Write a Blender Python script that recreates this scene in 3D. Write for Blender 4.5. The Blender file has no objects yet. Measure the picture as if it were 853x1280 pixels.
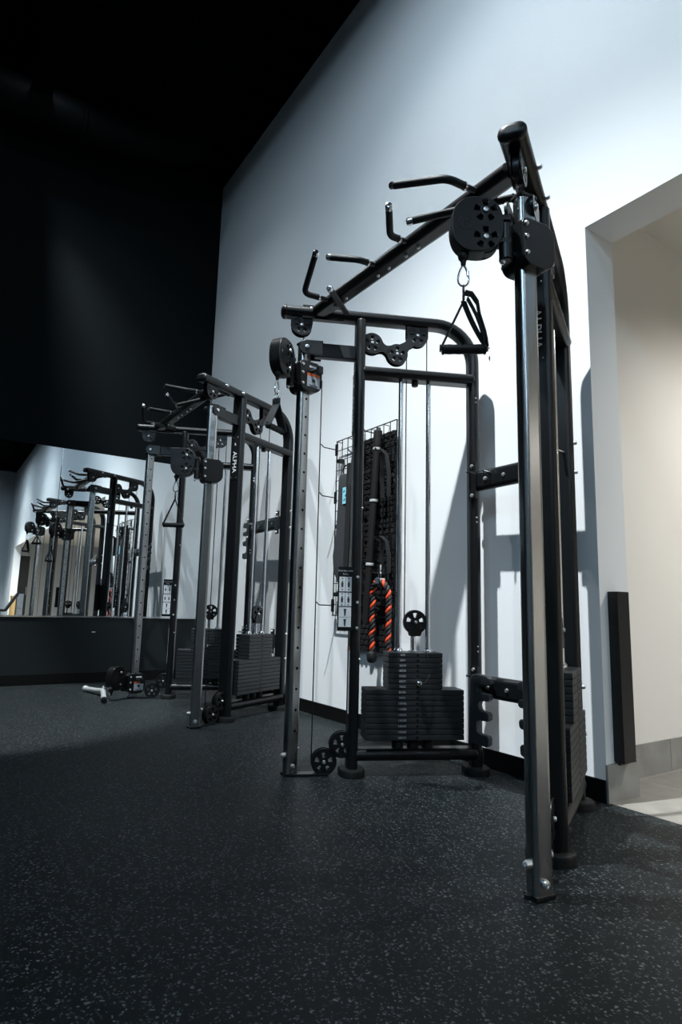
import bpy, bmesh, math, random
from mathutils import Vector, Matrix
random.seed(7)
scene = bpy.context.scene
COL = scene.collection
PI = math.pi

# ------------------------------------------------------------------ materials
def mat(name, col, rough=.5, metal=0., spec=.5, noise=None, bump=None, bscale=200., coat=0.):
    m = bpy.data.materials.new(name); m.use_nodes = True
    nt = m.node_tree; b = nt.nodes['Principled BSDF']
    b.inputs['Base Color'].default_value = (*col, 1)
    b.inputs['Roughness'].default_value = rough
    b.inputs['Metallic'].default_value = metal
    b.inputs['Specular IOR Level'].default_value = spec
    b.inputs['Coat Weight'].default_value = coat
    tc = nt.nodes.new('ShaderNodeTexCoord')
    if noise:                                  # (scale, amount): mottling of the surface colour
        n = nt.nodes.new('ShaderNodeTexNoise'); n.inputs['Scale'].default_value = noise[0]; n.inputs['Detail'].default_value = 4
        r = nt.nodes.new('ShaderNodeMapRange'); r.inputs['To Min'].default_value = 1 - noise[1]; r.inputs['To Max'].default_value = 1 + noise[1]
        mx = nt.nodes.new('ShaderNodeVectorMath'); mx.operation = 'SCALE'; mx.inputs[0].default_value = col
        nt.links.new(tc.outputs['Object'], n.inputs['Vector']); nt.links.new(n.outputs['Fac'], r.inputs['Value'])
        nt.links.new(r.outputs['Result'], mx.inputs['Scale']); nt.links.new(mx.outputs[0], b.inputs['Base Color'])
    if bump:
        n2 = nt.nodes.new('ShaderNodeTexNoise'); n2.inputs['Scale'].default_value = bscale; n2.inputs['Detail'].default_value = 3
        bp = nt.nodes.new('ShaderNodeBump'); bp.inputs['Strength'].default_value = bump; bp.inputs['Distance'].default_value = .002
        nt.links.new(tc.outputs['Object'], n2.inputs['Vector']); nt.links.new(n2.outputs['Fac'], bp.inputs['Height'])
        nt.links.new(bp.outputs['Normal'], b.inputs['Normal'])
    return m

def brushed(name, col, rough):
    m = mat(name, col, rough, 1.)
    nt = m.node_tree; b = nt.nodes['Principled BSDF']
    tc = nt.nodes.new('ShaderNodeTexCoord'); mp = nt.nodes.new('ShaderNodeMapping'); mp.inputs['Scale'].default_value = (240, 240, .25)
    n = nt.nodes.new('ShaderNodeTexNoise'); n.inputs['Scale'].default_value = 1; n.inputs['Detail'].default_value = 3
    r = nt.nodes.new('ShaderNodeMapRange'); r.inputs['To Min'].default_value = rough - .010; r.inputs['To Max'].default_value = rough + .012
    bp = nt.nodes.new('ShaderNodeBump'); bp.inputs['Strength'].default_value = .012; bp.inputs['Distance'].default_value = .001
    nt.links.new(tc.outputs['Object'], mp.inputs['Vector']); nt.links.new(mp.outputs[0], n.inputs['Vector'])
    nt.links.new(n.outputs['Fac'], r.inputs['Value']); nt.links.new(r.outputs['Result'], b.inputs['Roughness'])
    return m

BLK = mat('black_powder_coat', (.0045, .0052, .0060), .34, 0, .42, bump=.06, bscale=900)
PLA = mat('black_plastic', (.0055, .006, .0068), .36, 0, .4, bump=.04, bscale=700)
FOAM = mat('black_foam_grip', (.005, .0055, .006), .6, 0, .35, bump=.25, bscale=600)
RUB = mat('black_rubber', (.006, .0068, .0072), .6, 0, .35, bump=.1, bscale=400)
IRON = mat('dark_iron_plate', (.0145, .0170, .0185), .42, 0, .5, noise=(30, .2), bump=.1, bscale=350)
GUN = mat('gunmetal_plastic', (.030, .035, .039), .5, 0, .5, bump=.08, bscale=500)
STEEL = brushed('brushed_steel', (.40, .41, .41), .25)
CHROME = mat('chrome', (.82, .83, .84), .13, 1.)
ROD = mat('polished_rod', (.80, .81, .83), .16, 1.)
WEB = mat('black_webbing', (.011, .011, .012), .7, 0, .3, bump=.4, bscale=500)
WEBG = mat('dark_grey_webbing', (.035, .038, .042), .7, 0, .3, bump=.4, bscale=500)
HOLE = mat('dark_hole', (.002, .002, .002), .9, 0, .1)
WHITE = mat('white_print', (.78, .80, .82), .45)
INK = mat('dark_ink', (.03, .035, .04), .5)
GREY_L = mat('grey_label', (.42, .46, .50), .45)
ORANGE_L = mat('orange_label', (.75, .13, .02), .45)
BLUE_L = mat('light_blue_label', (.25, .62, .75), .5)
TEXT = mat('white_lettering', (.72, .74, .75), .5)
TEXTG = mat('grey_lettering', (.52, .54, .56), .5)
ORANGE = mat('orange_rope', (.80, .075, .022), .55, 0, .4, bump=.5, bscale=400)
ROPEB = mat('black_rope', (.014, .014, .015), .6, 0, .4, bump=.5, bscale=400)
WALLW = mat('white_paint', (.83, .85, .86), .6, 0, .3, noise=(1.2, .012), bump=.05, bscale=180)
LOWERW = mat('charcoal_lower_wall', (.017, .022, .0235), .5, 0, .2, noise=(1.5, .1))
WALLB = mat('black_paint', (.0062, .0085, .0096), .65, 0, .04, noise=(1.5, .15), bump=.06, bscale=160)
WALLG = mat('grey_paint', (.42, .46, .49), .6, 0, .3, noise=(1.2, .02))
HALLW = mat('warm_white_paint', (.78, .755, .71), .6, 0, .3, noise=(1.5, .02), bump=.04, bscale=180)
CEIL = mat('black_deck', (.0010, .0013, .0016), .75, 0, .02)
DUCT = mat('black_duct', (.0016, .002, .0023), .6, 0, .05)
BASEB = mat('black_vinyl_base', (.003, .0033, .0036), .45, 0, .3)
WOOD = mat('birch_plywood', (.58, .40, .17), .5, noise=(14, .15))
CAB = mat('grey_cabinet_paint', (.16, .19, .22), .4)
MIRR = mat('mirror_silver', (.86, .90, .91), .0, 1.)

SATIN = mat('satin_aluminium', (.78, .79, .80), .38, .55)
ZINC = mat('zinc_plated_steel', (.80, .81, .82), .36, 1.)

def floor_mat():
    m = mat('speckled_rubber_floor', (.013, .017, .019), .5, 0, .16)
    nt = m.node_tree; b = nt.nodes['Principled BSDF']
    tc = nt.nodes.new('ShaderNodeTexCoord')
    def speck(scale, lo, hi, dens, off):
        mp = nt.nodes.new('ShaderNodeMapping'); mp.inputs['Location'].default_value = off; mp.inputs['Rotation'].default_value = (0, 0, off[0])
        wn = nt.nodes.new('ShaderNodeTexNoise'); wn.inputs['Scale'].default_value = scale * .8
        ad = nt.nodes.new('ShaderNodeMixRGB'); ad.blend_type = 'LINEAR_LIGHT'; ad.inputs['Fac'].default_value = .010
        nt.links.new(tc.outputs['Object'], mp.inputs['Vector']); nt.links.new(mp.outputs[0], wn.inputs['Vector'])
        nt.links.new(mp.outputs[0], ad.inputs['Color1']); nt.links.new(wn.outputs['Color'], ad.inputs['Color2'])
        v = nt.nodes.new('ShaderNodeTexVoronoi'); v.voronoi_dimensions = '2D'; v.inputs['Scale'].default_value = scale; v.inputs['Randomness'].default_value = 1
        nt.links.new(ad.outputs[0], v.inputs['Vector'])
        r = nt.nodes.new('ShaderNodeMapRange'); r.inputs['From Min'].default_value = hi; r.inputs['From Max'].default_value = lo
        nt.links.new(v.outputs['Distance'], r.inputs['Value'])
        sp = nt.nodes.new('ShaderNodeSeparateColor'); nt.links.new(v.outputs['Color'], sp.inputs[0])
        g = nt.nodes.new('ShaderNodeMath'); g.operation = 'GREATER_THAN'; g.inputs[1].default_value = dens
        nt.links.new(sp.outputs[0], g.inputs[0])
        mu = nt.nodes.new('ShaderNodeMath'); mu.operation = 'MULTIPLY'; nt.links.new(r.outputs[0], mu.inputs[0]); nt.links.new(g.outputs[0], mu.inputs[1])
        mu2 = nt.nodes.new('ShaderNodeMath'); mu2.operation = 'MULTIPLY'; nt.links.new(mu.outputs[0], mu2.inputs[0]); nt.links.new(sp.outputs[1], mu2.inputs[1])
        return mu2
    a = speck(72, .16, .31, .64, (0.3, .2, 0)); c = speck(125, .18, .33, .68, (1.3, .7, 0))
    mx = nt.nodes.new('ShaderNodeMath'); mx.operation = 'MAXIMUM'
    nt.links.new(a.outputs[0], mx.inputs[0]); nt.links.new(c.outputs[0], mx.inputs[1])
    n = nt.nodes.new('ShaderNodeTexNoise'); n.inputs['Scale'].default_value = 260; n.inputs['Detail'].default_value = 4
    r = nt.nodes.new('ShaderNodeValToRGB'); r.color_ramp.elements[0].color = (.0040, .0060, .0067, 1); r.color_ramp.elements[1].color = (.0100, .0148, .0163, 1)
    nt.links.new(tc.outputs['Object'], n.inputs['Vector']); nt.links.new(n.outputs['Fac'], r.inputs[0])
    mc = nt.nodes.new('ShaderNodeMixRGB'); mc.inputs['Color2'].default_value = (.165, .186, .193, 1)
    nt.links.new(mx.outputs[0], mc.inputs['Fac']); nt.links.new(r.outputs[0], mc.inputs['Color1']); nt.links.new(mc.outputs[0], b.inputs['Base Color'])
    bp = nt.nodes.new('ShaderNodeBump'); bp.inputs['Strength'].default_value = .35; bp.inputs['Distance'].default_value = .001
    nt.links.new(n.outputs['Fac'], bp.inputs['Height']); nt.links.new(bp.outputs['Normal'], b.inputs['Normal'])
    return m
FLOOR = floor_mat()

def tile_mat(name, c1, c2, grout, sx, sy, vert=False):
    m = mat(name, c1, .45, 0, .4); nt = m.node_tree; b = nt.nodes['Principled BSDF']
    tc = nt.nodes.new('ShaderNodeTexCoord'); mp = nt.nodes.new('ShaderNodeMapping')
    if vert: mp.inputs['Rotation'].default_value = (0, PI / 2, 0)
    br = nt.nodes.new('ShaderNodeTexBrick'); br.offset = 0.
    br.inputs['Color1'].default_value = (*c1, 1); br.inputs['Color2'].default_value = (*c2, 1); br.inputs['Mortar'].default_value = (*grout, 1)
    br.inputs['Scale'].default_value = 1; br.inputs['Brick Width'].default_value = sx; br.inputs['Row Height'].default_value = sy; br.inputs['Mortar Size'].default_value = .004
    n = nt.nodes.new('ShaderNodeTexNoise'); n.inputs['Scale'].default_value = 9; n.inputs['Detail'].default_value = 6
    mx = nt.nodes.new('ShaderNodeMixRGB'); mx.blend_type = 'OVERLAY'; mx.inputs['Fac'].default_value = .35
    nt.links.new(tc.outputs['Object'], mp.inputs['Vector']); nt.links.new(mp.outputs[0], br.inputs['Vector']); nt.links.new(tc.outputs['Object'], n.inputs['Vector'])
    nt.links.new(br.outputs['Color'], mx.inputs['Color1']); nt.links.new(n.outputs['Fac'], mx.inputs['Color2']); nt.links.new(mx.outputs[0], b.inputs['Base Color'])
    return m
TILE = tile_mat('beige_floor_tile', (.24, .23, .205), (.225, .215, .195), (.32, .31, .29), .6, .6)
TILEB = tile_mat('grey_base_tile', (.29, .285, .265), (.27, .265, .25), (.20, .20, .19), 60, 60)

# ------------------------------------------------------------------ mesh helper
ID = lambda p: Vector(p)
_cache = {}
def flat_shape(key, outer, holes, thick, bevel=0.):
    """2-D outline with holes, extruded both ways round z=0; returns (verts, faces)."""
    if key in _cache: return _cache[key]
    cu = bpy.data.curves.new('tmp', 'CURVE'); cu.dimensions = '2D'; cu.fill_mode = 'BOTH'
    cu.extrude = max(thick / 2 - bevel, 1e-4); cu.bevel_depth = bevel; cu.bevel_resolution = 1; cu.offset = -bevel
    for poly in [outer] + holes:
        s = cu.splines.new('POLY'); s.points.add(len(poly) - 1); s.use_cyclic_u = True
        for p, q in zip(s.points, poly): p.co = (q[0], q[1], 0, 1)
    return _conv(key, cu)
def text_shape(key, txt, size, thick=.0008):
    if key in _cache: return _cache[key]
    cu = bpy.data.curves.new('tmp', 'FONT'); cu.body = txt; cu.size = size; cu.extrude = thick / 2
    cu.align_x = 'CENTER'; cu.align_y = 'CENTER'; cu.resolution_u = 2
    return _conv(key, cu)
def _conv(key, cu):
    o = bpy.data.objects.new('tmp', cu); COL.objects.link(o)
    dg = bpy.context.evaluated_depsgraph_get(); dg.update()
    me = bpy.data.meshes.new_from_object(o.evaluated_get(dg))
    r = ([tuple(v.co) for v in me.vertices], [tuple(p.vertices) for p in me.polygons])
    bpy.data.objects.remove(o); bpy.data.curves.remove(cu); bpy.data.meshes.remove(me)
    _cache[key] = r; return r

def circle(cx, cy, r, n=24, a0=0., a1=2 * PI): return [(cx + r * math.cos(a0 + (a1 - a0) * i / n), cy + r * math.sin(a0 + (a1 - a0) * i / n)) for i in range(n)]
def stadium(wide, thick, n=8):
    r = thick / 2; h = wide / 2 - r
    return [(h + r * math.cos(-PI / 2 + PI * i / n), r * math.sin(-PI / 2 + PI * i / n)) for i in range(n + 1)] + \
           [(-h + r * math.cos(PI / 2 + PI * i / n), r * math.sin(PI / 2 + PI * i / n)) for i in range(n + 1)]
def rrect(w, h, r, n=4, cx=0., cy=0.):
    out = []
    for sx, sy, a in ((1, -1, -PI / 2), (1, 1, 0), (-1, 1, PI / 2), (-1, -1, PI)):
        for i in range(n + 1):
            t = a + PI / 2 * i / n
            out.append((cx + sx * (w / 2 - r) + r * math.cos(t), cy + sy * (h / 2 - r) + r * math.sin(t)))
    return out

class M:
    def __init__(self, T=ID): self.bm = bmesh.new(); self.T = T; self.mats = []; self.mi = 0
    def use(self, m):
        if m not in self.mats: self.mats.append(m)
        self.mi = self.mats.index(m); return self
    def raw(self, verts, faces, fn=None, smooth=True):
        T = self.T
        vs = [self.bm.verts.new(T(fn(v)) if fn else T(v)) for v in verts]
        for f in faces:
            try:
                F = self.bm.faces.new([vs[i] for i in f]); F.material_index = self.mi; F.smooth = smooth
            except ValueError: pass
        return self
    def sweep(self, path, prof, b, caps='flat', closed=False):
        """profile (pb, pw): pb along the fixed direction b, pw across the path."""
        P = [Vector(p) for p in path]; b = Vector(b).normalized(); n = len(P); rings = []
        for i in range(n):
            if closed: t0 = (P[i] - P[i - 1]).normalized(); t1 = (P[(i + 1) % n] - P[i]).normalized()
            else:
                t0 = (P[i] - P[i - 1]).normalized() if i else (P[1] - P[0]).normalized()
                t1 = (P[i + 1] - P[i]).normalized() if i < n - 1 else t0
            t = (t0 + t1).normalized(); w = b.cross(t).normalized(); k = 1 / max(.3, t.dot(t1))
            rings.append([P[i] + b * x + w * (y * k) for x, y in prof])
        if caps == 'dome':
            def dome(ring, c, t, d):
                out = []
                for a in (.35, .7, .92):
                    s = math.sqrt(1 - a * a); out.append([c + (v - c) * s + t * (d * a) for v in ring])
                return out
            c0, c1 = P[0], P[-1]
            rings = dome(rings[0], c0, (P[0] - P[1]).normalized(), .02)[::-1] + rings + dome(rings[-1], c1, (P[-1] - P[-2]).normalized(), .02)
        m = len(prof); vs = [v for r in rings for v in r]; fs = []
        R = len(rings)
        for i in range(R if closed else R - 1):
            for j in range(m):
                fs.append((i * m + j, i * m + (j + 1) % m, ((i + 1) % R) * m + (j + 1) % m, ((i + 1) % R) * m + j))
        if not closed: fs += [tuple(range(m))[::-1], tuple((R - 1) * m + j for j in range(m))]
        return self.raw(vs, fs)
    def tube(self, path, r, seg=12, caps='flat', closed=False):
        P = [Vector(p) for p in path]; n = len(P); rings = []; prev = None
        rr = r if isinstance(r, (list, tuple)) else [r] * n
        for i in range(n):
            if closed: t = (P[(i + 1) % n] - P[i - 1]).normalized()
            else: t = (P[min(i + 1, n - 1)] - P[max(i - 1, 0)]).normalized()
            if prev is None: a = Vector((0, 0, 1)) if abs(t.z) < .9 else Vector((1, 0, 0)); e = (a - t * a.dot(t)).normalized()
            else: e = (prev - t * prev.dot(t)).normalized()
            prev = e; f = t.cross(e)
            rings.append([P[i] + (e * math.cos(2 * PI * k / seg) + f * math.sin(2 * PI * k / seg)) * rr[i] for k in range(seg)])
        vs = [v for q in rings for v in q]; fs = []
        for i in range(n if closed else n - 1):
            for j in range(seg): fs.append((i * seg + j, i * seg + (j + 1) % seg, ((i + 1) % n) * seg + (j + 1) % seg, ((i + 1) % n) * seg + j))
        if not closed: fs += [tuple(range(seg))[::-1], tuple((n - 1) * seg + j for j in range(seg))]
        return self.raw(vs, fs)
    def lathe(self, c, axis, prof, seg=20):
        """prof: (radius, height along axis) from c."""
        c = Vector(c); t = Vector(axis).normalized(); a = Vector((0, 0, 1)) if abs(t.z) < .9 else Vector((1, 0, 0))
        e = (a - t * a.dot(t)).normalized(); f = t.cross(e); vs = []; fs = []
        for r, h in prof: vs += [c + t * h + (e * math.cos(2 * PI * k / seg) + f * math.sin(2 * PI * k / seg)) * r for k in range(seg)]
        n = len(prof)
        for i in range(n - 1):
            for j in range(seg): fs.append((i * seg + j, i * seg + (j + 1) % seg, (i + 1) * seg + (j + 1) % seg, (i + 1) * seg + j))
        fs += [tuple(range(seg))[::-1], tuple((n - 1) * seg + j for j in range(seg))]
        return self.raw(vs, fs)
    def ball(self, c, r, seg=12):
        return self.lathe(c, (0, 0, 1), [(r * math.sin(PI * max(.03, min(.97, i / 8))), -r * math.cos(PI * i / 8)) for i in range(9)], seg)
    def bolt(self, c, axis, r=.009, h=.008):
        self.lathe(c, axis, [(r, 0), (r, h * .45), (r * .8, h * .9), (r * .45, h), (r * .4, h * .75)], 12); return self
    def frame(self, o, e1, e2, e3):
        o, e1, e2, e3 = Vector(o), Vector(e1), Vector(e2), Vector(e3)
        return lambda v: o + e1 * v[0] + e2 * v[1] + e3 * v[2]
    def flat(self, shape, o, e1, e2, e3): return self.raw(shape[0], shape[1], self.frame(o, e1, e2, e3))
    def box(self, c, s, bev=.003, e=None):
        bm = bmesh.new(); bmesh.ops.create_cube(bm, size=1)
        for v in bm.verts: v.co = Vector((v.co.x * s[0], v.co.y * s[1], v.co.z * s[2]))
        if bev: bmesh.ops.bevel(bm, geom=bm.edges[:], offset=min(bev, min(s) * .45), segments=2, affect='EDGES', profile=.6)
        bm.verts.ensure_lookup_table(); bm.verts.index_update()
        vs = [v.co.copy() for v in bm.verts]; fs = [tuple(v.index for v in f.verts) for f in bm.faces]; bm.free()
        c = Vector(c)
        if e: e1, e2, e3 = [Vector(q) for q in e]; fn = lambda v: c + e1 * v[0] + e2 * v[1] + e3 * v[2]
        else: fn = lambda v: c + v
        return self.raw(vs, fs, fn)
    def build(self, name, parent=None, default=BLK, loc=None, ang=38):
        if not self.mats: self.mats = [default]
        bm = self.bm; bmesh.ops.recalc_face_normals(bm, faces=bm.faces[:])
        me = bpy.data.meshes.new(name)
        if loc is not None: bmesh.ops.translate(bm, verts=bm.verts[:], vec=-Vector(loc))
        bm.to_mesh(me); bm.free()
        for m in self.mats: me.materials.append(m)
        me.set_sharp_from_angle(angle=math.radians(ang))
        o = bpy.data.objects.new(name, me); COL.objects.link(o)
        wn = o.modifiers.new('weighted', 'WEIGHTED_NORMAL'); wn.keep_sharp = True; wn.mode = 'FACE_AREA'; wn.weight = 100
        if parent is not None: o.parent = parent
        if loc is not None: o.location = loc
        return o

class Bolts:
    """collects bolts; every bolt is built as a mesh of its own."""
    def __init__(self, T=ID): self.T = T; self.items = []
    def use(self, m): return self
    def bolt(self, *a): self.items.append(a); return self
    def build(self, name, parent=None, default=None, ang=38):
        for a in self.items: o = M(self.T).use(ZINC).bolt(*a).build(name, parent, ZINC, ang=ang)
        return o

def tag(o, label, cat, group=None):
    o['label'] = label; o['category'] = cat
    if group: o['group'] = group
    return o
def thing(name, label, cat, loc, group=None, rotz=0.):
    o = bpy.data.objects.new(name, None); COL.objects.link(o); o.location = loc; o.rotation_euler = (0, 0, rotz); o.empty_display_size = .1
    return tag(o, label, cat, group)
def struct(name, m, default, ang=38):
    o = m.build(name, None, default, ang=ang); o['kind'] = 'structure'; return o

# ------------------------------------------------------------------ room
YW, XF, ZC, XE, YB = 2.507, -6.569, 5.862, 14.5, -8.0
XJ, ZL, YJ, XO = -1.655, 2.681, 2.731, 12.2           # opening: left jamb, lintel, inner edge, right jamb
def slab(lo, hi): return tuple((a + b) / 2 for a, b in zip(lo, hi)), tuple(b - a for a, b in zip(lo, hi))
def bx(m, lo, hi, bev=0.): c, s = slab(lo, hi); return m.box(c, s, bev)

struct('floor', bx(M(), (XF - .2, YB, -.1), (XE, YW + .012, 0)), FLOOR)
struct('floor_tile', bx(M(), (-2.1, YW + .012, -.1), (XE, 6.6, .001)), TILE)
m = M(); bx(m, (XF - .2, YW, 0), (XJ, YJ, ZC)); bx(m, (XJ, YW, ZL), (XO, YJ, ZC)); bx(m, (XO, YW, 0), (XE, YJ, ZC))
struct('wall_back', m, WALLW)
struct('wall_left', bx(M(), (XF - .2, YB, 0), (XF, YW, ZC)), WALLB)
struct('wall_right', bx(M(), (XE, YB, 0), (XE + .2, 6.6, ZC)), WALLG)
struct('wall_front', bx(M(), (XF - .2, YB - .2, 0), (XE + .2, YB, ZC)), WALLG)
m = M()
bx(m, (XF - .2, YB, ZC + .12), (XE, YW, ZC + .2))
x = XF
while x < XE:                                        # ribbed steel deck
    bx(m, (x, YB, ZC), (x + .16, YW, ZC + .13)); x += .32
bx(m, (XF, YW - .06, ZC), (XE, YW, ZC + .13)); bx(m, (XF, YB, ZC), (XF + .06, YW, ZC + .13))
struct('ceiling', m, CEIL)
m = M()
for y in (-6.5, -4.2, -1.9, .4): bx(m, (XF, y - .09, ZC - .36), (XE, y + .09, ZC - .33)); bx(m, (XF, y - .012, ZC - .33), (XE, y + .012, ZC)); 
struct('ceiling_beams', m, CEIL)
m = M(); m.tube([(-6.05, YB, 5.50), (-6.05, -1.0, 5.50), (-6.05, 1.0, 5.52), (-6.03, 1.5, 5.60), (-6.01, 1.85, 5.76), (-6.0, 2.0, 5.90)], .20, 28)
for y in (-4, -2.4, -.8, .8): m.lathe((-6.05, y - .02, 5.50), (0, 1, 0), [(.20, 0), (.212, .005), (.212, .035), (.20, .04)], 28)
struct('ceiling_duct', m, DUCT)
struct('baseboard_back', bx(M(), (XF, YW - .012, 0), (XJ, YW, .094), .003), BASEB)
struct('wall_left_lower', bx(M(), (XF - .05, -2.05, .1), (XF + .0015, YW - .001, .632)), LOWERW)  # strip below the mirror, slightly lighter than the wall above
struct('baseboard_left', bx(M(), (XF, YB, 0), (XF + .012, YW - .012, .10), .003), BASEB)
# hall behind the opening
XH, ZH = -1.83, 3.083
m = M(); bx(m, (XH - .1, YJ, 0), (XH, 6.6, ZH)); struct('wall_hall', m, HALLW)
struct('wall_hall_far', bx(M(), (XH - .1, 6.6, 0), (XE, 6.7, ZH)), HALLW)
struct('ceiling_hall', bx(M(), (XH - .1, YJ, ZH), (XE, 6.7, ZH + .1)), HALLW)
m = M(); bx(m, (XJ - .002, YW - .004, 0), (XJ + .010, YJ + .006, .157), .002); struct('trim_1', m, TILEB)
m = M()
y = YJ
while y < 6.5: bx(m, (XH, y, 0), (XH + .010, y + .597, .157), .002); y += .6
struct('trim_2', m, TILEB)
m = M(); bx(m, (XO - .010, YW - .004, 0), (XO + .002, YJ + .006, .157), .002); struct('trim_3', m, TILEB)

# mirror panels
for i, (y0, y1) in enumerate(((.990, YW - .002), (-.53, .986))):
    t = M(); bx(t, (XF + .001, y0, .6475), (XF + .007, y1, 2.314), .0012)
    o = t.build('wall_mirror', None, MIRR)
    tag(o, ['frameless wall mirror panel in the room corner beside the white wall', 'frameless wall mirror panel left of the corner panel seam on the black wall'][i], 'mirror', 'mirror panels on the black wall')
m = M(); bx(m, (XF, -.53, .632), (XF + .012, YW - .002, .6475), .002); struct('trim_4', m.use(CHROME), CHROME)

# ------------------------------------------------------------------ cable machine
def window(a, r0, r1, w0, w1, cx, cy):               # a trapezoid opening pointing along angle a
    c, s = math.cos(a), math.sin(a)
    return [(cx + c * r - s * w, cy + s * r + c * w) for r, w in ((r0, -w0), (r1, -w1), (r1 * 1.06, 0), (r1, w1), (r0, w0))]
def windows(cx, cy, k=1., a0=PI / 2, n=5): return [window(a0 + 2 * PI * i / n, .020 * k, .040 * k, .0055 * k, .0115 * k, cx, cy) for i in range(n)]
def wheel(m, c, e1, e2, e3, r=.056, thick=.02, key='wheel'):
    sh = flat_shape(f'{key}{r:.3f}{thick:.3f}', circle(0, 0, r, 32), windows(0, 0, r / .056), thick, .002)
    m.flat(sh, c, e1, e2, e3); return m
def fillet(pts, rad, n=6):
    """polyline with rounded inner corners."""
    P = [Vector(p) for p in pts]; out = [P[0]]
    for i in range(1, len(P) - 1):
        a = (P[i - 1] - P[i]).normalized(); b = (P[i + 1] - P[i]).normalized()
        ang = a.angle(b); d = min(rad / math.tan(ang / 2), (P[i - 1] - P[i]).length * .49, (P[i + 1] - P[i]).length * .49)
        s, e = P[i] + a * d, P[i] + b * d
        for k in range(n + 1):
            t = k / n; out.append(s * (1 - t) ** 2 + P[i] * 2 * t * (1 - t) + e * t * t)
    out.append(P[-1]); return out

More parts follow.
